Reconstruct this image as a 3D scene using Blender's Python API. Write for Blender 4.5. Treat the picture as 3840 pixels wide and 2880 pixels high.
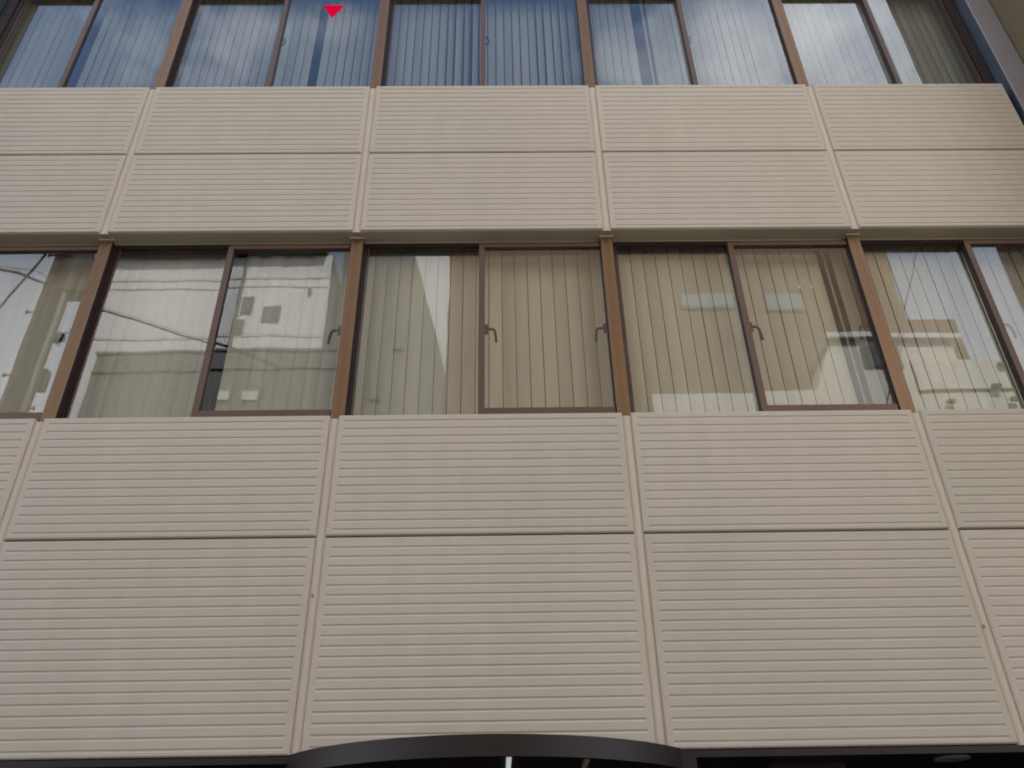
import bpy, bmesh, math, random
from mathutils import Matrix, Vector
random.seed(7)
scn = bpy.context.scene
for o in list(bpy.data.objects): bpy.data.objects.remove(o)

# ------------------------------------------------------------------ camera
cam_d = bpy.data.cameras.new('camera')
cam_d.sensor_fit = 'HORIZONTAL'; cam_d.sensor_width = 36; cam_d.lens = 28.8
cam_d.clip_start = 0.05; cam_d.clip_end = 2000
cam = bpy.data.objects.new('camera', cam_d); scn.collection.objects.link(cam)
yaw, pitch, roll = -0.0172, 0.5695, -0.0189
cy, sy, cp, sp = math.cos(yaw), math.sin(yaw), math.cos(pitch), math.sin(pitch)
F_ = Vector((-sy*cp, cy*cp, sp)); R_ = Vector((cy, sy, 0)); U_ = R_.cross(F_)
c, s = math.cos(roll), math.sin(roll)
R2, U2 = c*R_ + s*U_, -s*R_ + c*U_
m = Matrix((R2, U2, -F_)).transposed().to_4x4(); m.translation = Vector((4.6207, -4.3546, 1.6))
cam.matrix_world = m
scn.camera = cam

# ------------------------------------------------------------------ world, sun, exposure
SUN_EL, SUN_AZ = math.radians(52), math.radians(12)      # behind the facade (from +y)
w = bpy.data.worlds.new('World'); scn.world = w; w.use_nodes = True
nt = w.node_tree; nt.nodes.clear()
N = nt.nodes.new; L = nt.links.new
out = N('ShaderNodeOutputWorld'); bg = N('ShaderNodeBackground'); bg.inputs[1].default_value = 0.15
sky = N('ShaderNodeTexSky'); sky.sky_type = 'NISHITA'; sky.sun_disc = False
sky.sun_elevation = SUN_EL; sky.sun_rotation = SUN_AZ; sky.air_density = 1.0; sky.dust_density = 0.6
tc = N('ShaderNodeTexCoord')
mp = N('ShaderNodeMapping'); mp.inputs['Scale'].default_value = (1, 1, 1.5); mp.inputs['Location'].default_value = (0.35, 0.9, 0.2)
n1 = N('ShaderNodeTexNoise'); n1.noise_dimensions = '4D'; n1.inputs['W'].default_value = 11.85; n1.inputs['Scale'].default_value = 2.2; n1.inputs['Detail'].default_value = 9; n1.inputs['Roughness'].default_value = 0.58
rp = N('ShaderNodeValToRGB'); rp.color_ramp.elements[0].position = 0.475; rp.color_ramp.elements[1].position = 0.66
mx = N('ShaderNodeMix'); mx.data_type = 'RGBA'
mx.inputs[7].default_value = (6.6, 6.9, 7.3, 1)
L(tc.outputs['Generated'], mp.inputs[0]); L(mp.outputs[0], n1.inputs['Vector']); L(n1.outputs[0], rp.inputs[0])
sx = N('ShaderNodeSeparateXYZ'); hz = N('ShaderNodeMapRange'); hz.inputs[1].default_value = 0.45; hz.inputs[2].default_value = 0.71
hz.inputs[3].default_value = 0.85; hz.inputs[4].default_value = 0.0
mm = N('ShaderNodeMath'); mm.operation = 'MAXIMUM'
L(tc.outputs['Generated'], sx.inputs[0]); L(sx.outputs[2], hz.inputs[0]); L(hz.outputs[0], mm.inputs[0]); L(rp.outputs[0], mm.inputs[1])
L(mm.outputs[0], mx.inputs[0]); L(sky.outputs[0], mx.inputs[6]); L(mx.outputs[2], bg.inputs[0]); L(bg.outputs[0], out.inputs[0])

sun_d = bpy.data.lights.new('sun', 'SUN'); sun_d.energy = 4.2; sun_d.angle = math.radians(0.5); sun_d.color = (1, 0.95, 0.87)
sun = bpy.data.objects.new('sun', sun_d); scn.collection.objects.link(sun)
sd = Vector((math.sin(SUN_AZ)*math.cos(SUN_EL), math.cos(SUN_AZ)*math.cos(SUN_EL), math.sin(SUN_EL)))
sun.rotation_euler = sd.to_track_quat('Z', 'Y').to_euler()

vs = scn.view_settings
vs.view_transform = 'Standard'; vs.look = 'None'; vs.gamma = 1; vs.use_curve_mapping = False
vs.exposure = 1.26

# ------------------------------------------------------------------ materials
def mat(name, col, rough=0.6, metal=0.0, var=0.06, scale=6.0, bump=0.0, bscale=120.0, tint=None, spec=0.5, streak=0.0):
    m = bpy.data.materials.new(name); m.use_nodes = True
    t = m.node_tree; b = t.nodes['Principled BSDF']
    b.inputs['Roughness'].default_value = rough; b.inputs['Metallic'].default_value = metal
    b.inputs['Specular IOR Level'].default_value = spec
    co = t.nodes.new('ShaderNodeNewGeometry')
    nz = t.nodes.new('ShaderNodeTexNoise'); nz.inputs['Scale'].default_value = scale; nz.inputs['Detail'].default_value = 6
    if streak:
        mpp = t.nodes.new('ShaderNodeMapping'); mpp.inputs['Scale'].default_value = (1, 1, streak)
        t.links.new(co.outputs['Position'], mpp.inputs[0]); t.links.new(mpp.outputs[0], nz.inputs['Vector'])
    else:
        t.links.new(co.outputs['Position'], nz.inputs['Vector'])
    r = t.nodes.new('ShaderNodeMapRange'); r.inputs[1].default_value = 0.25; r.inputs[2].default_value = 0.75
    t.links.new(nz.outputs[0], r.inputs[0])
    x = t.nodes.new('ShaderNodeMix'); x.data_type = 'RGBA'
    lo = tuple(v*(1-var) for v in col); hi = tuple(min(1, v*(1+var)) for v in col)
    if tint: hi = tint
    x.inputs[6].default_value = (*lo, 1); x.inputs[7].default_value = (*hi, 1)
    t.links.new(r.outputs[0], x.inputs[0]); t.links.new(x.outputs[2], b.inputs['Base Color'])
    if bump:
        n2 = t.nodes.new('ShaderNodeTexNoise'); n2.inputs['Scale'].default_value = bscale; n2.inputs['Detail'].default_value = 4
        t.links.new(co.outputs['Position'], n2.inputs['Vector'])
        bp = t.nodes.new('ShaderNodeBump'); bp.inputs['Strength'].default_value = bump; bp.inputs['Distance'].default_value = 0.004
        t.links.new(n2.outputs[0], bp.inputs['Height']); t.links.new(bp.outputs[0], b.inputs['Normal'])
    return m

def panel_material():
    m = mat('beige_panel', (0.585, 0.512, 0.422), 0.75, var=0.05, scale=1.1, bump=0.25, bscale=260, tint=(0.605, 0.520, 0.440), streak=0.6)
    t = m.node_tree; b = t.nodes['Principled BSDF']
    src = b.inputs['Base Color'].links[0].from_socket
    co = t.nodes.new('ShaderNodeNewGeometry')
    mpp = t.nodes.new('ShaderNodeMapping'); mpp.inputs['Scale'].default_value = (9, 9, 0.7)
    nz = t.nodes.new('ShaderNodeTexNoise'); nz.inputs['Scale'].default_value = 1.0; nz.inputs['Detail'].default_value = 5
    t.links.new(co.outputs['Position'], mpp.inputs[0]); t.links.new(mpp.outputs[0], nz.inputs['Vector'])
    r = t.nodes.new('ShaderNodeMapRange'); r.inputs[1].default_value = 0.3; r.inputs[2].default_value = 0.72
    r.inputs[3].default_value = 0.965; r.inputs[4].default_value = 1.02
    t.links.new(nz.outputs[0], r.inputs[0])
    x = t.nodes.new('ShaderNodeMix'); x.data_type = 'RGBA'; x.blend_type = 'MULTIPLY'; x.inputs[0].default_value = 1
    oi = t.nodes.new('ShaderNodeObjectInfo'); rr = t.nodes.new('ShaderNodeMapRange'); rr.inputs[3].default_value = 0.965; rr.inputs[4].default_value = 1.02
    t.links.new(oi.outputs['Random'], rr.inputs[0])
    y2 = t.nodes.new('ShaderNodeMath'); y2.operation = 'MULTIPLY'; t.links.new(r.outputs[0], y2.inputs[0]); t.links.new(rr.outputs[0], y2.inputs[1]); r = y2
    t.links.new(src, x.inputs[6]); t.links.new(r.outputs[0], x.inputs[7]); t.links.new(x.outputs[2], b.inputs['Base Color'])
    return m

def tone_by_object(m, lo, hi):
    t = m.node_tree; b = t.nodes['Principled BSDF']; src = b.inputs['Base Color'].links[0].from_socket
    oi = t.nodes.new('ShaderNodeObjectInfo'); r = t.nodes.new('ShaderNodeMapRange'); r.inputs[3].default_value = lo; r.inputs[4].default_value = hi
    x = t.nodes.new('ShaderNodeMix'); x.data_type = 'RGBA'; x.blend_type = 'MULTIPLY'; x.inputs[0].default_value = 1
    t.links.new(oi.outputs['Random'], r.inputs[0]); t.links.new(src, x.inputs[6]); t.links.new(r.outputs[0], x.inputs[7]); t.links.new(x.outputs[2], b.inputs['Base Color'])

def glass_material():
    m = bpy.data.materials.new('window_glass'); m.use_nodes = True
    t = m.node_tree; t.nodes.clear()
    o = t.nodes.new('ShaderNodeOutputMaterial'); mixn = t.nodes.new('ShaderNodeMixShader')
    tr = t.nodes.new('ShaderNodeBsdfTransparent'); tr.inputs[0].default_value = (0.945, 0.955, 0.94, 1)
    gl = t.nodes.new('ShaderNodeBsdfGlossy'); gl.inputs['Roughness'].default_value = 0.0
    fr = t.nodes.new('ShaderNodeFresnel'); fr.inputs[0].default_value = 1.52
    ge = t.nodes.new('ShaderNodeNewGeometry')
    iv = t.nodes.new('ShaderNodeMath'); iv.operation = 'SUBTRACT'; iv.inputs[0].default_value = 1
    mu = t.nodes.new('ShaderNodeMath'); mu.operation = 'MULTIPLY'
    m2 = t.nodes.new('ShaderNodeMath'); m2.operation = 'MULTIPLY'; m2.inputs[1].default_value = 2.7; m2.use_clamp = True
    t.links.new(ge.outputs['Backfacing'], iv.inputs[1]); t.links.new(fr.outputs[0], mu.inputs[0]); t.links.new(iv.outputs[0], mu.inputs[1])
    t.links.new(mu.outputs[0], m2.inputs[0]); t.links.new(m2.outputs[0], mixn.inputs[0])
    t.links.new(tr.outputs[0], mixn.inputs[1]); t.links.new(gl.outputs[0], mixn.inputs[2]); t.links.new(mixn.outputs[0], o.inputs[0])
    # faint waviness of old float glass
    nz = t.nodes.new('ShaderNodeTexNoise'); nz.inputs['Scale'].default_value = 2.4; nz.inputs['Detail'].default_value = 1
    t.links.new(ge.outputs['Position'], nz.inputs['Vector'])
    bp = t.nodes.new('ShaderNodeBump'); bp.inputs['Strength'].default_value = 0.09; bp.inputs['Distance'].default_value = 0.006
    t.links.new(nz.outputs[0], bp.inputs['Height']); t.links.new(bp.outputs[0], gl.inputs['Normal'])
    return m

def emit(name, col, st):
    m = bpy.data.materials.new(name); m.use_nodes = True
    b = m.node_tree.nodes['Principled BSDF']; b.inputs['Base Color'].default_value = (*col, 1)
    b.inputs['Emission Color'].default_value = (*col, 1); b.inputs['Emission Strength'].default_value = st
    return m

M = dict(
 panel=panel_material(),
 backing=mat('grey_backing', (0.20, 0.18, 0.15), 0.9),
 bead=mat('sealant', (0.625, 0.535, 0.43), 0.7, var=0.05, scale=3),
 grime=mat('grime', (0.30, 0.26, 0.21), 0.9),
 soffit=mat('olive_soffit', (0.74, 0.645, 0.48), 0.7, var=0.05, scale=2),
 bronze=mat('bronze_cover', (0.215, 0.116, 0.054), 0.40, metal=0.35, var=0.16, scale=2.2, streak=0.35),
 cap=mat('bronze_cap', (0.60, 0.50, 0.36), 0.6),
 sash=mat('brown_sash', (0.125, 0.070, 0.050), 0.45, metal=0.2, var=0.1, scale=3),
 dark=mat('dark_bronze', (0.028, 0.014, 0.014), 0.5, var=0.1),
 handle=mat('dark_handle', (0.016, 0.010, 0.008), 0.6, spec=0.2),
 glass=glass_material(),
 slat=mat('blind_fabric', (0.60, 0.525, 0.425), 0.9, var=0.05, scale=30, streak=0.06),
 slat_b=mat('blind_fabric_pale', (0.345, 0.345, 0.325), 0.9, var=0.05, scale=30, streak=0.06),
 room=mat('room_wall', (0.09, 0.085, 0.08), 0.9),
 red=mat('red_film', (0.95, 0.002, 0.05), 0.8, var=0.01, spec=0.0),
 pier=mat('grey_pier', (0.29, 0.265, 0.275), 0.6, var=0.07, scale=2),
 flash=mat('blue_grey_metal', (0.075, 0.092, 0.125), 0.35, metal=0.0, var=0.1),  # blue of the reflected sky painted into the base colour
 canopy=mat('maroon_metal', (0.018, 0.009, 0.010), 0.5, metal=0.2, var=0.25, scale=2.5),
 black=mat('black_soffit', (0.012, 0.009, 0.010), 0.4),
 lamp=emit('lamp_tube', (0.9, 0.93, 1.0), 0.18),
 downlight=mat('lamp_glass', (0.28, 0.25, 0.25), 0.3),
 brown=mat('brown_wall', (0.155, 0.118, 0.068), 0.75, var=0.25, scale=1.2, streak=0.3),
 asphalt=mat('asphalt', (0.055, 0.055, 0.056), 0.9, var=0.2, scale=20, bump=0.4, bscale=200),
 paving=mat('paving', (0.30, 0.28, 0.25), 0.85, var=0.1, scale=5),
 kerb=mat('kerb_stone', (0.35, 0.34, 0.32), 0.85),
 paint=mat('road_paint', (0.75, 0.75, 0.72), 0.8),
 white=mat('white_render', (0.70, 0.715, 0.72), 0.8, var=0.05, scale=0.6),
 pink=mat('pink_band', (0.66, 0.58, 0.54), 0.8),
 grey=mat('grey_cladding', (0.14, 0.145, 0.145), 0.7, var=0.08, scale=0.7),
 dgrey=mat('dark_cladding', (0.13, 0.138, 0.122), 0.6, var=0.18, scale=0.5),
 tan=mat('tan_brick', (0.185, 0.125, 0.072), 0.8, var=0.08, scale=1.0),
 cream=mat('cream_render', (0.66, 0.66, 0.60), 0.8),
 dwin=mat('dark_window', (0.10, 0.11, 0.11), 0.15),
 bwin=mat('blue_window', (0.24, 0.29, 0.31), 0.2),
 roofing=mat('dark_eave', (0.045, 0.045, 0.045), 0.8),
 concrete=mat('pole_concrete', (0.12, 0.122, 0.10), 0.85, var=0.12, scale=3),
 steel=mat('galvanised_steel', (0.10, 0.10, 0.098), 0.5, metal=0.4),
 cable=mat('black_cable', (0.02, 0.02, 0.02), 0.6),
)

tone_by_object(M['slat'], 0.90, 1.05); tone_by_object(M['slat_b'], 0.86, 1.08); tone_by_object(M['bronze'], 0.88, 1.06)

# ------------------------------------------------------------------ helpers
class MB:
    def __init__(self): self.v = []; self.f = []; self.m = []
    def face(self, pts, mi=0):
        i = len(self.v); self.v += [tuple(p) for p in pts]; self.f.append(list(range(i, i+len(pts)))); self.m.append(mi)
    def box(self, x0, x1, y0, y1, z0, z1, mi=0, side=None, ch=0.0):
        """box; ch chamfers the four edges of its front (-y) face; side = material of the faces off the front"""
        s = mi if side is None else side
        a, b = x0+ch, x1-ch; e, g = z0+ch, z1-ch; yc = y0+ch
        i = len(self.v)
        self.v += [(a,y0,e),(b,y0,e),(b,y0,g),(a,y0,g)]
        if ch:
            self.v += [(x0,yc,z0),(x1,yc,z0),(x1,yc,z1),(x0,yc,z1)]
            k = 8
            self.v += [(x0,y1,z0),(x1,y1,z0),(x1,y1,z1),(x0,y1,z1)]
            rings = [(0,4),(4,8)]
        else:
            self.v += [(x0,y1,z0),(x1,y1,z0),(x1,y1,z1),(x0,y1,z1)]; k = 4
            rings = [(0,4)]
        self.f.append([i,i+1,i+2,i+3]); self.m.append(mi)
        for n,(p,q) in enumerate(rings):
            for j in range(4):
                j2 = (j+1) % 4
                self.f.append([i+p+j2, i+p+j, i+q+j, i+q+j2]); self.m.append(mi if (ch and n == 0) else s)
        self.f.append([i+k+3,i+k+2,i+k+1,i+k]); self.m.append(s)
    def prism(self, poly, y0, y1, mi=0):
        """polygon of (x,z), counter-clockwise seen from -y, extruded from y0 to y1"""
        n = len(poly); self.face([(x,y0,z) for x,z in poly], mi); self.face([(x,y1,z) for x,z in reversed(poly)], mi)
        for j in range(n):
            (xa,za),(xb,zb) = poly[j], poly[(j+1)%n]
            self.face([(xb,y0,zb),(xa,y0,za),(xa,y1,za),(xb,y1,zb)], mi)
    def tube(self, pts, r, n=8, mi=0, r1=None):
        P = [Vector(p) for p in pts]; rings = []
        for k, p in enumerate(P):
            d = (P[min(k+1,len(P)-1)] - P[max(k-1,0)]).normalized()
            a = d.orthogonal().normalized() if k == 0 else (a - d*a.dot(d)).normalized()
            b = d.cross(a); rr = r if r1 is None else r + (r1-r)*k/(len(P)-1)
            i = len(self.v); self.v += [tuple(p + (a*math.cos(t)+b*math.sin(t))*rr) for t in [2*math.pi*q/n for q in range(n)]]
            rings.append(i)
        for i, j in zip(rings, rings[1:]):
            for q in range(n):
                q2 = (q+1) % n
                self.f.append([i+q, i+q2, j+q2, j+q]); self.m.append(mi)
        self.f.append([rings[0]+q for q in reversed(range(n))]); self.m.append(mi)
        self.f.append([rings[-1]+q for q in range(n)]); self.m.append(mi)
    def mesh(self, name, *mats):
        me = bpy.data.meshes.new(name); me.from_pydata(self.v, [], self.f); me.update()
        for m in mats: me.materials.append(m)
        for p, mi in zip(me.polygons, self.m): p.material_index = mi
        return me

def link(name, me, parent=None, loc=(0,0,0), rz=0.0):
    o = bpy.data.objects.new(name, me); scn.collection.objects.link(o)
    o.location = loc; o.rotation_euler = (0, 0, rz)
    if parent: o.parent = parent
    return o
def thing(name, label, cat, loc=(0,0,0), group=None):
    o = link(name, None, None, loc); tag(o, label, cat, group); return o
def tag(o, label, cat, group=None):
    o['label'] = label; o['category'] = cat
    if group: o['group'] = group
def boxes(name, parent, mats, lst, **k):
    b = MB()
    for l in lst: b.box(*l, **k)
    return link(name, b.mesh(name, *mats), parent)
def struct(name, me):
    o = link(name, me); o['kind'] = 'structure'; return o

# ------------------------------------------------------------------ setting: street
b = MB(); b.box(-300, 300, -300, 300, -0.5, -0.12); struct('ground', b.mesh('ground', M['asphalt']))
b = MB(); b.box(-120, 120, -7.4, -1.5, -0.11, -0.10)
struct('road', b.mesh('road', M['asphalt']))
b = MB(); b.box(-120, 120, -1.45, 0.6, -0.11, 0.02); struct('pavement', b.mesh('pavement', M['paving']))
b = MB(); b.box(-120, 120, -9.3, -7.45, -0.11, 0.02); struct('pavement', b.mesh('pavement', M['paving']))
b = MB(); b.box(-120, 120, -1.57, -1.45, -0.11, 0.025); b.box(-120, 120, -7.45, -7.33, -0.11, 0.025)
struct('kerb', b.mesh('kerb', M['kerb']))

# ------------------------------------------------------------------ the office building
JX = [0.16, 1.8, 3.6, 5.4, 7.2, 8.84]          # joints / mullions
LAST = len(JX)-1
S1 = (2.2450, 3.381, 4.1740); S2 = (5.7075, 6.5150, 7.3120); S3 = (8.88, 9.69, 10.46)   # spandrels: bottom, joint, top
bld = thing('office_building', 'three storey office block with beige ribbed wall panels and brown window bands', 'building', (4.5, 0, 0))
OFF = Vector((-4.5, 0, 0))
def part(name, me, loc=(0,0,0), rz=0.0, parent=None):
    if parent is None: return link(name, me, bld, Vector(loc)+OFF, rz)
    return link(name, me, parent, loc, rz)

def ribbed_panel(wd, ht, n, mt, mb_):
    """cast panel, lower left corner at the origin, face at y=0; n trough grooves that stop short of the side margins"""
    b = MB(); D, T, ch = 0.0042, 0.05, 0.007
    ml = 0.034; gw = 0.018; gi = 0.005
    x0, x1 = ml, wd-ml; a0, a1, e0, e1 = ch, wd-ch, ch, ht-ch
    cs = [ht-mt-(ht-mt-mb_)*k/(n-1) for k in range(n)][::-1]
    b.face([(a0,0,e0),(x0,0,e0),(x0,0,e1),(a0,0,e1)]); b.face([(x1,0,e0),(a1,0,e0),(a1,0,e1),(x1,0,e1)])
    zs = [e0]
    for cz in cs: zs += [cz-gw/2, cz+gw/2]
    zs.append(e1)
    for k in range(0, len(zs), 2): b.face([(x0,0,zs[k]),(x1,0,zs[k]),(x1,0,zs[k+1]),(x0,0,zs[k+1])])
    s = (gw-gi)/2
    for cz in cs:
        z0, z1 = cz-gw/2, cz+gw/2; p0, p1 = x0+s, x1-s; q0, q1 = z0+s, z1-s
        b.face([(p0,D,q0),(p1,D,q0),(p1,D,q1),(p0,D,q1)])
        b.face([(x0,0,z0),(x1,0,z0),(p1,D,q0),(p0,D,q0)]); b.face([(p0,D,q1),(p1,D,q1),(x1,0,z1),(x0,0,z1)])
        b.face([(x0,0,z0),(p0,D,q0),(p0,D,q1),(x0,0,z1)]); b.face([(p1,D,q0),(x1,0,z0),(x1,0,z1),(p1,D,q1)])
    ring0 = [(a0,0,e0),(a1,0,e0),(a1,0,e1),(a0,0,e1)]; ring1 = [(0,ch,0),(wd,ch,0),(wd,ch,ht),(0,ch,ht)]; ring2 = [(0,T,0),(wd,T,0),(wd,T,ht),(0,T,ht)]
    for A, B in ((ring0, ring1), (ring1, ring2)):
        for j in range(4): b.face([A[(j+1)%4], A[j], B[j], B[(j+1)%4]])
    b.face(ring2[::-1])
    return b.mesh('wall_panel', M['panel'])

JH = 0.028
cache = {}
for (zb, zj, zt), (nlo, nhi) in ((S1, (20, 14)), (S2, (14, 14)), (S3, (14, 14))):
    for i in range(LAST):
        xa = JX[i]+JH if i else 0.185; xb = JX[i+1]-JH if i < LAST-1 else 8.815
        for z0, z1, n, mt, mb_ in ((zb+0.003, zj-0.006, nlo, 0.062, 0.030), (zj+0.006, zt, nhi, 0.045, 0.033)):
            key = (round(xb-xa, 3), round(z1-z0, 3), n)
            if key not in cache: cache[key] = ribbed_panel(xb-xa, z1-z0, n, mt, mb_)
            part('wall_panel', cache[key], (xa, 0, z0))
# sealant beads in the vertical joints
def bead(h):
    b = MB(); pr = [(-0.027,0.016),(-0.014,0.0115),(0,0.010),(0.014,0.0115),(0.027,0.016)]
    for (xa,ya),(xb,yb) in zip(pr, pr[1:]): b.face([(xa,ya,0),(xb,yb,0),(xb,yb,h),(xa,ya,h)])
    full = pr + [(0.027,0.05),(-0.027,0.05)]
    b.face([(x,y,0) for x,y in reversed(full)]); b.face([(x,y,h) for x,y in full])
    b.face([(0.027,0.016,0),(0.027,0.05,0),(0.027,0.05,h),(0.027,0.016,h)]); b.face([(-0.027,0.05,0),(-0.027,0.016,0),(-0.027,0.016,h),(-0.027,0.05,h)])
    return b.mesh('sealant_joint', M['bead'])
for zb, zj, zt in (S1, S2, S3):
    h = zt-0.019-(zb-0.007); me = bead(h)
    for i in range(1, LAST): part('sealant_joint', me, (JX[i], 0, zb-0.007))
for x, z in ((3.594, 3.045), (7.192, 2.830)):
    b = MB(); b.prism([(x-0.006, z-0.012), (x+0.005, z-0.010), (x+0.008, z+0.004), (x-0.001, z+0.012), (x-0.008, z+0.003)], 0.0075, 0.013); part('sealant_tear', b.mesh('sealant_tear', M['grime']))
# backing walls, soffits, sills, interior rooms
XL, XR = 0.185, 8.815
def pbox(name, mats, lst, **k):
    b = MB()
    for l in lst: b.box(*l, **k)
    return part(name, b.mesh(name, *mats))
for zb, zj, zt in (S1, S2, S3):
    pbox('backing_wall', (M['backing'],), [(XL, XR, 0.052, 0.175, zb+0.035, zt-0.03)])
for zb in (S2[0], S3[0]):
    pbox('soffit', (M['soffit'],), [(XL, XR, 0.014, 0.128, zb-0.0005, zb+0.0025)])
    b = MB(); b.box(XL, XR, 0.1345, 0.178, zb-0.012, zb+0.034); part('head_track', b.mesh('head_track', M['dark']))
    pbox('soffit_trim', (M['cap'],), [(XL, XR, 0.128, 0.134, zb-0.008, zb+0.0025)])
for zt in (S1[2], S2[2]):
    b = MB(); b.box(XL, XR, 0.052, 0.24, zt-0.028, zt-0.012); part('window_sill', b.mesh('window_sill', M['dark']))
for z0, z1 in ((S1[2]-0.75, S2[0]+0.25), (S2[2]-0.75, S3[0]+0.25)):
    pbox('interior_room', (M['room'],), [(-0.06, 9.06, 0.18, 5.0, z0-0.2, z0), (-0.06, 9.06, 0.18, 5.0, z1, z1+0.15), (-0.06, 9.06, 5.0, 5.15, z0-0.2, z1+0.15),
        (-0.09, -0.06, 0.155, 5.15, z0-0.2, z1+0.15), (9.06, 9.09, 0.155, 5.15, z0-0.2, z1+0.15)])
pbox('roof', (M['backing'],), [(-0.09, 9.09, 0.21, 9.0, S3[2]-0.4, S3[2]-0.2)])
pbox('rear_wall', (M['backing'],), [(-0.09, 9.09, 8.8, 9.0, 0, S3[2]-0.4)])

# windows
def sash_mesh(x0, x1, z0, z1, y0, y1, st, rl, rt):
    b = MB()
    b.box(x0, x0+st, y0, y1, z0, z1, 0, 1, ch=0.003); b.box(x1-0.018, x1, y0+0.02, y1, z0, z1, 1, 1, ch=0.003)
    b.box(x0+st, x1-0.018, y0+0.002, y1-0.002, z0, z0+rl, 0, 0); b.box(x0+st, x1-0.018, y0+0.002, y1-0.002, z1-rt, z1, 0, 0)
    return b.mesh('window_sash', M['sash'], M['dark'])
def pane_mesh(x0, x1, z0, z1, y):
    b = MB(); b.box(x0, x1, y-0.003, y+0.003, z0, z1); return b.mesh('glass_pane', M['glass'])
def handle_mesh(sgn):
    b = MB()
    b.box(-0.018, 0.018, 0.0, 0.012, -0.045, 0.030)
    b.tube([(0,0.004,0),(sgn*0.028,0.012,-0.002),(sgn*0.052,0.014,-0.001),(sgn*0.063,0.014,-0.018),(sgn*0.070,0.014,-0.062),(sgn*0.072,0.014,-0.108)], 0.0095, 8)
    return b.mesh('window_handle', M['handle'])
HM = {1: handle_mesh(1), -1: handle_mesh(-1)}
def knob_mesh():
    b = MB(); b.tube([(0,0,-0.05),(0.014,0.0,-0.03),(0.02,0.0,0.0),(0.014,0,0.03),(0,0,0.05)], 0.012, 8); return b.mesh('window_latch', M['handle'])
KM = knob_mesh()
MW = 0.044
def mullion(x, z0, z1):
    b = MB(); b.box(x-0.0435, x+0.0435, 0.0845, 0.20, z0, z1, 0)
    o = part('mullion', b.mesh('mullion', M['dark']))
    b = MB()
    prof = [(-MW,0.084),(-MW,0.080),(-0.040,0.0755),(-0.012,0.0755),(-0.009,0.079),(0.009,0.079),(0.012,0.0755),(0.040,0.0755),(MW,0.080),(MW,0.084)]
    for (xa,ya),(xb,yb) in zip(prof, prof[1:]): b.face([(x+xa,ya,z0),(x+xb,yb,z0),(x+xb,yb,z1),(x+xa,ya,z1)])
    b.face([(x+MW,0.084,z0),(x-MW,0.084,z0),(x-MW,0.084,z1),(x+MW,0.084,z1)])
    b.face([(x+p,q,z0) for p,q in reversed(prof)]); b.face([(x+p,q,z1) for p,q in prof])
    link('mullion_cover', b.mesh('mullion_cover', M['bronze']), o)
    b = MB(); b.box(x-0.052, x+0.052, 0.060, 0.126, z1+0.001, z1+0.016, ch=0.003)
    link('mullion_cap', b.mesh('mullion_cap', M['cap']), o)
sash_objs = {}
for fl, (zs_, zh) in enumerate(((S1[2], S2[0]), (S2[2], S3[0]))):
    for i in range(1, LAST): mullion(JX[i], zs_-0.018, zh-0.019)
    for i in range(LAST):
        xa = JX[i]+0.036 if i else JX[0]+0.075; xb = (JX[i+1]-0.036) if i < LAST-1 else JX[-1]-0.075
        xm = 0.97 if i == 0 else (JX[i]+JX[i+1])/2 if i < LAST-1 else 8.03
        zb = zs_-0.011
        # fixed light at the left, set back
        b = MB(); y0, y1 = 0.131, 0.17
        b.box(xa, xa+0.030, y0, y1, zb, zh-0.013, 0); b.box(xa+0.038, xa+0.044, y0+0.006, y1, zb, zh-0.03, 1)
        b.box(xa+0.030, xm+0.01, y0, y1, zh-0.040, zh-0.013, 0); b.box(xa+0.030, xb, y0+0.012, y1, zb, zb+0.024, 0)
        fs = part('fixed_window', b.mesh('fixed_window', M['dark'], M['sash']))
        link('glass_pane', pane_mesh(xa+0.032, xm+0.012, zb+0.01, zh-0.03, 0.149), fs)
        # opening sash at the right, in front
        sx0, sx1 = xm-0.022, xb+0.002
        so = part('window_sash', sash_mesh(sx0, sx1, zs_+0.038, zh-0.050, 0.090, 0.148, 0.042, 0.058, 0.034))
        link('glass_pane', pane_mesh(sx0+0.03, sx1-0.010, zs_+0.07, zh-0.075, 0.116), so)
        if fl == 0:
            link('window_handle', HM[1], so, (xm+0.025, 0.121, zs_+0.745)); link('window_handle', HM[-1], so, (sx1-0.022, 0.121, zs_+0.745))
        else:
            link('window_latch', KM, so, (xm+0.026, 0.128, zs_+0.775))
        if i == 0:
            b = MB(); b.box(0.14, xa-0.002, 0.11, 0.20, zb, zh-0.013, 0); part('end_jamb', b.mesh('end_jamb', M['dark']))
        if i == LAST-1:       # right end jamb
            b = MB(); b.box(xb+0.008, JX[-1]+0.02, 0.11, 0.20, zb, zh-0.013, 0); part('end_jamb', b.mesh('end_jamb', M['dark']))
# right end of the front: flashing and pier
for f0, f1, p0, p1, r0, r1 in ((8.865, 9.055, 8.885, 9.092, 8.8785, 8.8845), (-0.055, 0.135, -0.092, 0.115, 0.1155, 0.1215)):
    pbox('end_flashing', (M['flash'],), [(f0, f1, 0.150, 0.154, 2.25, 10.4)])
    pbox('end_pier', (M['pier'],), [(p0, p1, 0.002, 0.148, 0.0, 10.4)], ch=0.006)
    pbox('pier_return', (M['flash'],), [(r0, r1, 0.012, 0.148, 2.25, 10.4)])  # thin sheet that colours the pier's side with blue sky light
pbox('parapet_cap', (M['soffit'],), [(XL, 8.815, -0.01, 0.24, S3[2]+0.004, S3[2]+0.05)])

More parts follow.
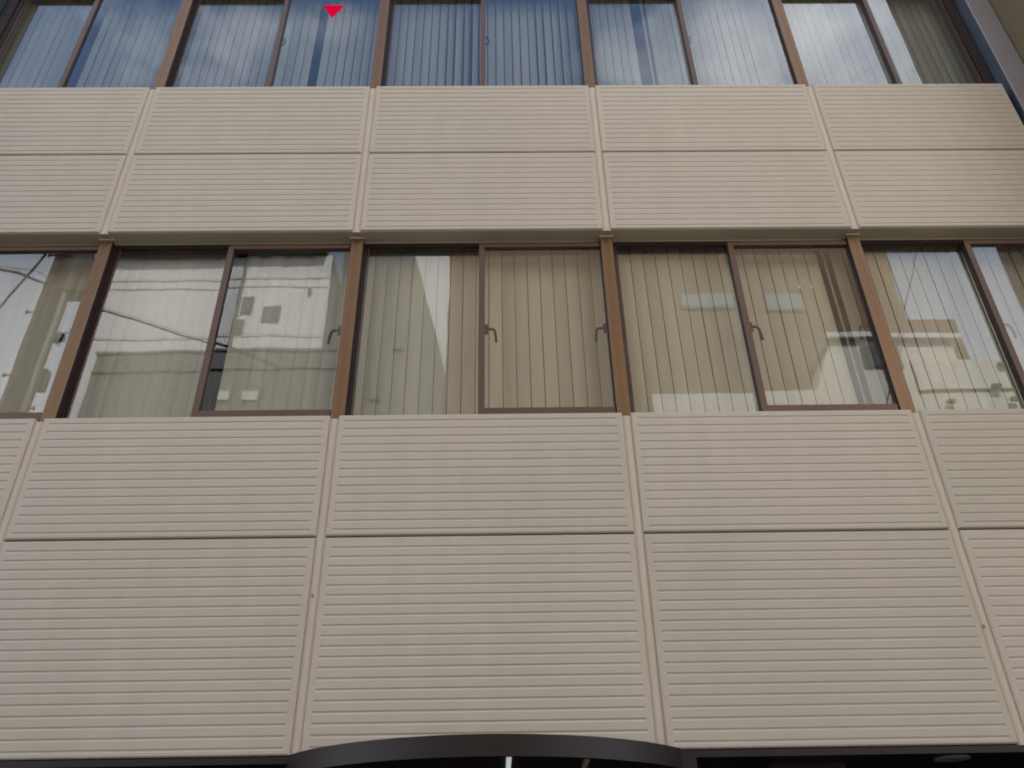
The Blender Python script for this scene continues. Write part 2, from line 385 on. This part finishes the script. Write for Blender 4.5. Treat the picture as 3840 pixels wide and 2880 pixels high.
# ground floor: fascia, soffit, entrance recess, bowed canopy
for f0, f1 in ((XL, 3.575), (5.495, 8.88)): pbox('fascia', (M['canopy'],), [(f0, f1, 0.004, 0.06, 2.210, 2.2415)])
pbox('fascia_block', (M['canopy'],), [(5.42, 5.562, -0.004, 0.055, 2.10, 2.2405)])
pbox('lobby_soffit', (M['black'],), [(XL, 8.88, 0.062, 3.0, 2.212, 2.24)])
pbox('lobby_wall', (M['canopy'],), [(-0.08, 9.08, 3.0, 3.2, 0.02, 2.212), (-0.08, 0.15, 0.16, 3.0, 0.02, 2.21), (2.6, 3.0, 0.3, 0.7, 0.02, 2.212), (6.0, 6.4, 0.3, 0.7, 0.02, 2.212), (8.7, 8.88, 0.16, 0.7, 0.02, 2.212)])
can = MB(); cx, cyy, rad = 4.5335, 0.70, 1.188; th0 = math.asin(0.985/1.188); n = 96
arc = [(cx+rad*math.sin(-th0+2*th0*k/n), cyy-rad*math.cos(-th0+2*th0*k/n)) for k in range(n+1)]
arc2 = [(cx+(rad-0.03)*math.sin(-th0+2*th0*k/n), cyy-(rad-0.03)*math.cos(-th0+2*th0*k/n)) for k in range(n+1)]
zt_, zl = 2.2495, 2.159
for k in range(n):
    (xa,ya),(xb,yb) = arc[k], arc[k+1]; (xc,yc),(xd,yd) = arc2[k], arc2[k+1]
    can.face([(xa,ya,zl),(xb,yb,zl),(xb,yb,zt_),(xa,ya,zt_)])
    can.face([(xd,yd,zl),(xc,yc,zl),(xc,yc,zt_-0.02),(xd,yd,zt_-0.02)])
    can.face([(xa,ya,zl),(xc,yc,zl),(xd,yd,zl),(xb,yb,zl)])
can.face([(x,y,zt_) for x,y in arc])
canopy = part('entrance_canopy', can.mesh('entrance_canopy', M['canopy']))
sf = MB(); sf.face([(x,y,zl+0.025) for x,y in reversed(arc2)])
link('canopy_soffit', sf.mesh('canopy_soffit', M['black']), canopy)
lm = MB(); lm.tube([(4.645, -0.42, zl+0.012), (4.64, 0.3, zl+0.012)], 0.012, 10); link('canopy_lamp', lm.mesh('canopy_lamp', M['lamp']), canopy)
lm = MB(); lm.box(5.00, 5.02, -0.19, 0.0, zl+0.010, zl+0.0245); link('canopy_trim', lm.mesh('canopy_trim', M['cap']), canopy)  # beige strip painting a yellowish light reflection under the canopy
dl = MB()
pts = [(0.085*math.cos(2*math.pi*k/24), 0.085*math.sin(2*math.pi*k/24)) for k in range(24)]
dl.face([(x,y,-0.012) for x,y in reversed(pts)]); dl.face([(x,y,-0.001) for x,y in pts])
for k in range(24):
    (xa,ya),(xb,yb) = pts[k], pts[(k+1)%24]; dl.face([(xa,ya,-0.012),(xb,yb,-0.012),(xb,yb,-0.001),(xa,ya,-0.001)])
dm = dl.mesh('downlight', M['downlight'])
for x in (1.2, 6.90): part('downlight', dm, (x, 0.165, 2.2135))

# ------------------------------------------------------------------ vertical blinds
def slat_mesh(wd, h, m):
    b = MB(); n = 4; pr = []
    for k in range(n+1):
        t = -1+2*k/n; pr.append((t*wd/2, -0.007*(1-t*t)))
    for (xa,ya),(xb,yb) in zip(pr, pr[1:]):
        b.face([(xa,ya,0),(xb,yb,0),(xb,yb,h),(xa,ya,h)]); b.face([(xb,yb+0.0008,0),(xa,ya+0.0008,0),(xa,ya+0.0008,h),(xb,yb+0.0008,h)])
    for x, y in (pr[0], pr[-1]):
        b.face([(x,y+0.0008,0),(x,y,0),(x,y,h),(x,y+0.0008,h)])
    return b.mesh('slat', m)
BL2 = ['pale vertical blind in lower window band at left edge, crossed by a mirrored utility pole',
  'grey green vertical blind in lower window band with bead chain hanging in a dark gap',
  'beige vertical blind in the central bay of the lower window band, below the panels',
  'beige vertical blind in lower window band with one slat turned open near right mullion',
  'pale vertical blind in lower window band cut off by the right edge of the picture']
BL3 = ['blue grey vertical blind in upper window band at the far left corner',
  'blue grey vertical blind in upper window band behind the red triangle sticker',
  'loosely hung vertical blind in central bay of upper window band, slats turned unevenly',
  'pale vertical blind in upper window band with a dark blue gap and mirrored clouds',
  'whitish closed vertical blind in upper window band, rightmost bay beside the grey pier']
SL = {}
for fl, (zs_, zh, pitch, wd, labels, mt_) in enumerate(((S1[2], S2[0], 0.0935, 0.0901, BL2, 'slat'), (S2[2], S3[0], 0.0745, 0.0725, BL3, 'slat_b'))):
    h = zh-zs_+0.21
    SL[fl] = slat_mesh(wd, h, M[mt_]); SL[2] = slat_mesh(0.0665 if fl else 0.0915, h, M[mt_])
    for i in range(LAST):
        xa = JX[i]+0.008 if i else 0.03; xb = JX[i+1]-0.008 if i < LAST-1 else 8.97
        bl = thing('vertical_blind', labels[i], 'window blind', ((xa+xb)/2, 0.28, zs_-0.05), 'vertical blinds in the window bands')
        ox = (xa+xb)/2
        b = MB(); b.box(xa-ox, xb-ox, -0.02, 0.02, h+0.002, h+0.035); link('headrail', b.mesh('headrail', M['slat_b']), bl)
        nn = int((xb-xa)/pitch); x = xa + ((xb-xa)-pitch*(nn-1))/2
        omit = []; turned = {}
        if fl == 1 and i == 0: omit = [(0.872, 0.945)]
        if fl == 1 and i == 1: omit = [(2.985, 3.065)]; turned = {(2.93, 2.985): 0.5}
        if fl == 1 and i == 2: turned = {(4.19, 4.26): 0.62, (4.33, 4.46): 0.72}
        if fl == 1 and i == 3: omit = [(5.87, 5.945)]; turned = {(5.945, 6.03): 1.05}
        if fl == 0 and i == 1: omit = [(2.66, 2.765)]
        if fl == 0 and i == 3: turned = {(6.98, 7.07): 0.95}
        base = 0.05
        for k in range(nn):
            if not any(a <= x <= bb for a, bb in omit):
                an = base + random.gauss(0, 0.03 if fl == 0 else 0.07)
                if fl == 1 and i == 2: an += random.gauss(0.10, 0.10)
                for (a, bb), v in turned.items():
                    if a <= x <= bb: an = v
                link('slat', SL[2 if i <= 2 and (fl or i < 2) else fl], bl, (x-ox, random.uniform(-0.0015, 0.0015), 0), an)
            x += pitch
        if fl == 0 and i == 1:
            b = MB()
            b.tube([(2.715-ox,-0.03,0.05),(2.715-ox,-0.03,h)], 0.0035, 6)
            z = 0.06
            while z < h-0.05:
                b.tube([(2.715-ox,-0.03,z),(2.715-ox,-0.03,z+0.012)], 0.006, 6); z += 0.026
            link('bead_chain', b.mesh('bead_chain', M['handle']), bl)

# ------------------------------------------------------------------ red access triangle on the glass
tri = [(3.034, 8.603), (3.131, 8.412), (3.224, 8.602)]
b = MB(); b.prism(tri, 0.1095, 0.1115)
o = link('triangle_sticker', b.mesh('triangle_sticker', M['red']))
tag(o, 'bright red downward pointing triangle sticker on upper window glass', 'sticker')

# ------------------------------------------------------------------ neighbour at the right
nb = thing('neighbour_building', 'brown walled neighbouring building at the upper right corner', 'building', (11.5, 0, 0))
b = MB(); b.box(9.10-11.5, 4.0, -0.95, 9.0, 0.0, 15.0); link('wall', b.mesh('wall', M['brown']), nb)
for z in (3.4, 6.8, 10.2):
    for x in (10.3, 12.4, 14.2):
        b = MB(); b.box(x-0.6-11.5, x+0.6-11.5, -0.99, -0.952, z, z+1.3); f = link('window', b.mesh('window', M['dark']), nb)
        b = MB(); b.box(x-0.54-11.5, x+0.54-11.5, -1.0, -0.992, z+0.06, z+1.24); link('pane', b.mesh('pane', M['dwin']), f)

nb2 = thing('neighbour_building', 'brown walled building on the left, only mirrored in the far left upper window', 'building', (-3, 0, 0))
b = MB(); b.box(-3.0, 2.90, -0.40, 9.0, 0.0, 14.0); link('wall', b.mesh('wall', M['brown']), nb2)
for z in (3.4, 6.8, 10.2):
    for x in (-1.8, 0.6):
        b = MB(); b.box(x-0.6, x+0.6, -0.44, -0.402, z, z+1.3); f = link('window', b.mesh('window', M['dark']), nb2)
        b = MB(); b.box(x-0.54, x+0.54, -0.45, -0.442, z+0.06, z+1.24); link('pane', b.mesh('pane', M['dwin']), f)

# ------------------------------------------------------------------ across the street (seen mirrored in the glass); fronts face +y
def front(name, mt_, lst, parent):
    b = MB()
    for l in lst: b.box(*l)
    return link(name, b.mesh(name, mt_), parent)
A = thing('white_building', 'white building with pink bands mirrored in the lower windows left of centre', 'building', (0, 0, 0))
front('wall', M['white'], [(-4.3, 0.74, -20, -10, 0, 14.55)], A)
front('band', M['pink'], [(-4.3, 0.70, -9.998, -9.985, 13.86, 13.93), (-4.3, 0.70, -9.998, -9.985, 13.62, 13.66), (-4.3, 0.70, -9.998, -9.985, 12.22, 12.30)], A)
front('eave', M['roofing'], [(-4.35, 0.60, -20, -9.75, 14.56, 14.68)], A)
for x in (-0.95, -0.35, 0.1): front('bracket', M['roofing'], [(x, x+0.18, -9.99, -9.82, 14.45, 14.555)], A)
front('downpipe', M['steel'], [(-1.26, -1.20, -9.99, -9.93, 11.5, 14.5)], A)
for x0, x1, z0, z1 in ((-1.13, -0.93, 12.9, 13.3), (-0.62, -0.29, 12.66, 13.02), (-1.22, -1.05, 12.3, 12.65)):
    f = front('window', M['grey'], [(x0-0.03, x1+0.03, -9.999, -9.96, z0-0.03, z1+0.03)], A); front('pane', M['dwin'], [(x0, x1, -9.958, -9.95, z0, z1)], f)
f = front('vent', M['dwin'], [(0.28, 0.36, -9.999, -9.93, 13.42, 13.54)], A)
A2 = thing('grey_building', 'low grey clad building mirrored at the foot of the lower windows, left of centre', 'building', (0, 0, 0))
front('wall', M['grey'], [(-3.5, 1.45, -9.95, -9.0, 0, 11.14)], A2)
front('coping', M['grey'], [(-3.52, 1.45, -9.9, -8.97, 11.145, 11.20)], A2)
front('ledge', M['dgrey'], [(-3.5, 1.45, -8.998, -8.96, 10.70, 10.73)], A2)
for x0, x1 in ((-0.85, -0.65), (-0.40, -0.10)):
    f = front('window', M['cream'], [(x0, x1, -8.998, -8.96, 9.97, 10.17)], A2)
Bq = thing('slant_roofed_building', 'dark grey building with a slanting side mirrored in the central lower window', 'building', (0, 0, 0))
b = MB(); b.prism([(1.0, 0), (3.46, 0), (3.46, 11.25), (2.55, 15.05), (1.0, 15.05)], -14, -10); link('wall', b.mesh('wall', M['dgrey']), Bq)
b = MB()
for k, (x, z) in enumerate(((1.5, 10.2), (1.9, 11.5), (2.3, 12.8))): b.prism([(x,z-0.9),(x+0.22,z-0.9),(x-0.1,z+1.2),(x-0.22,z+1.2)], -9.998, -9.95)
link('fin', b.mesh('fin', M['grey']), Bq)  # slanting grey strips painting the faint highlights on this wall
Cq = thing('tiled_building', 'pale tiled building far back mirrored beside the slanting grey one', 'building', (0, 0, 0))
front('wall', M['white'], [(0.5, 8.0, -22, -17, 0, 25)], Cq)
Dq = thing('tan_building', 'sunlit tan building mirrored across the central and right lower windows', 'building', (0, 0, 0))
front('wall', M['tan'], [(3.47, 13.80, -20, -10, 0, 17.2)], Dq)
front('parapet', M['tan'], [(3.44, 13.83, -20.03, -9.96, 17.205, 17.4)], Dq)
for x0, x1, z0, z1 in ((8.72, 9.96, 12.92, 13.38), (10.6, 11.5, 12.8, 13.32)):
    f = front('window', M['grey'], [(x0, x1, -9.998, -9.96, z0, z1)], Dq); front('pane', M['bwin'], [(x0+0.05, x1-0.05, -9.958, -9.95, z0+0.05, z1-0.05)], f)
for x in (11.48, 11.75): front('lamp', M['cream'], [(x-0.03, x+0.03, -9.998, -9.93, 13.45, 13.51)], Dq)
Eq = thing('stepped_tan_building', 'lower tan building with a stepped roof mirrored in the rightmost lower window', 'building', (0, 0, 0))
front('wall', M['tan'], [(13.82, 15.0, -16, -10.2, 0, 12.75)], Eq)
Fq = thing('cream_building', 'low cream building with a stepped roof block mirrored at lower right windows', 'building', (0, 0, 0))
front('wall', M['cream'], [(7.6, 19.0, -9.9, -9.0, 0, 10.08)], Fq)
b = MB(); b.prism([(10.85, 10.09), (13.9, 10.09), (13.9, 11.30), (11.42, 11.30), (11.30, 11.10)], -9.9, -9.02); link('roof_block', b.mesh('roof_block', M['cream']), Fq)
front('roof_slab', M['white'], [(11.3, 14.1, -9.9, -8.9, 11.305, 11.42)], Fq)
f = front('window', M['grey'], [(11.95, 12.75, -9.018, -8.98, 10.62, 11.12)], Fq); front('pane', M['dwin'], [(12.0, 12.7, -8.978, -8.97, 10.66, 11.08)], f)
front('parapet', M['cream'], [(12.9, 19.0, -9.9, -8.95, 10.085, 10.80)], Fq)
for x, z in ((14.70, 10.65), (14.40, 10.12), (14.66, 9.81), (13.4, 9.78)): front('fixture', M['steel'], [(x-0.08, x+0.08, -8.948, -8.86, z-0.03, z+0.03)], Fq)

# utility pole and cables
up = thing('utility_pole', 'grey concrete utility pole with step bolts mirrored in the leftmost lower window', 'pole', (-0.79, -3.25, 0))
b = MB(); b.tube([(0,0,-0.1),(0,0,5),(0,0,11.5)], 0.165, 20, r1=0.115); link('shaft', b.mesh('shaft', M['concrete']), up)
b = MB(); b.tube([(0.165,0.05,0),(0.165,0.05,8.1)], 0.055, 10); link('conduit', b.mesh('conduit', M['steel']), up)
bo = MB(); bo.tube([(-0.14,0,0),(-0.24,0,0)], 0.012, 6); bo.tube([(-0.235,0,-0.02),(-0.235,0,0.02)], 0.016, 6); bm_ = bo.mesh('step_bolt', M['steel'])
for k, z in enumerate((5.9, 6.35, 6.8, 7.25, 7.7, 8.15, 8.6, 9.05)):
    o = link('step_bolt', bm_, up, (0, 0, z), 0 if k % 2 == 0 else math.pi)
b = MB(); b.box(0.1, 0.42, -0.12, 0.12, 7.95, 8.45); b.box(0.08, 0.30, -0.06, 0.06, 8.45, 8.8); link('junction_box', b.mesh('junction_box', M['steel']), up)
b = MB(); b.box(0.18, 0.30, -0.05, 0.05, 7.28, 7.36); b.box(0.18, 0.27, -0.05, 0.05, 6.6, 6.85); link('bracket', b.mesh('bracket', M['steel']), up)
b = MB(); b.box(-0.9, 0.9, -0.24, -0.16, 9.6, 9.7); link('crossarm', b.mesh('crossarm', M['steel']), up)
def cable(label, pts, r):
    b = MB(); b.tube(pts, r, 6); o = link('overhead_cable', b.mesh('overhead_cable', M['cable'])); tag(o, label, 'cable', 'overhead cables mirrored in the glass')
cable('thick sagging cable running from the mirrored pole across the left lower windows', [(-6, -2.2, 8.6), (-1.389, -3.0, 8.167), (-1.167, -3.05, 8.15), (-0.944, -4.5, 8.755), (-0.486, -7, 9.978), (-0.285, -7.6, 10.245), (0.194, -8.95, 10.737)], 0.017)
cable('thin upper cable running beside the thick one past the mirrored pole', [(-6, -2.25, 8.75), (-1.389, -3.02, 8.225), (-1.0, -3.08, 8.21), (-0.944, -4.5, 8.80), (-0.486, -7, 10.03), (0.194, -8.97, 10.80)], 0.005)
cable('slanting cable rising to the mirrored pole at the left edge', [(-3.6, -2.4, 3.2), (-1.196, -3.0, 7.562), (-0.966, -3.1, 8.481)], 0.016)
cable('steep thin cable crossing the mirrored sky in the rightmost lower window', [(14.4, -7.6, 15.83), (7.46, -7.6, 0.02)], 0.011)

# ------------------------------------------------------------------ render settings
scn.render.engine = 'CYCLES'
scn.cycles.max_bounces = 10; scn.cycles.transparent_max_bounces = 16
scn.cycles.caustics_reflective = False; scn.cycles.caustics_refractive = False
scn.cycles.pixel_filter_type = 'BLACKMAN_HARRIS'; scn.cycles.filter_width = 1.9
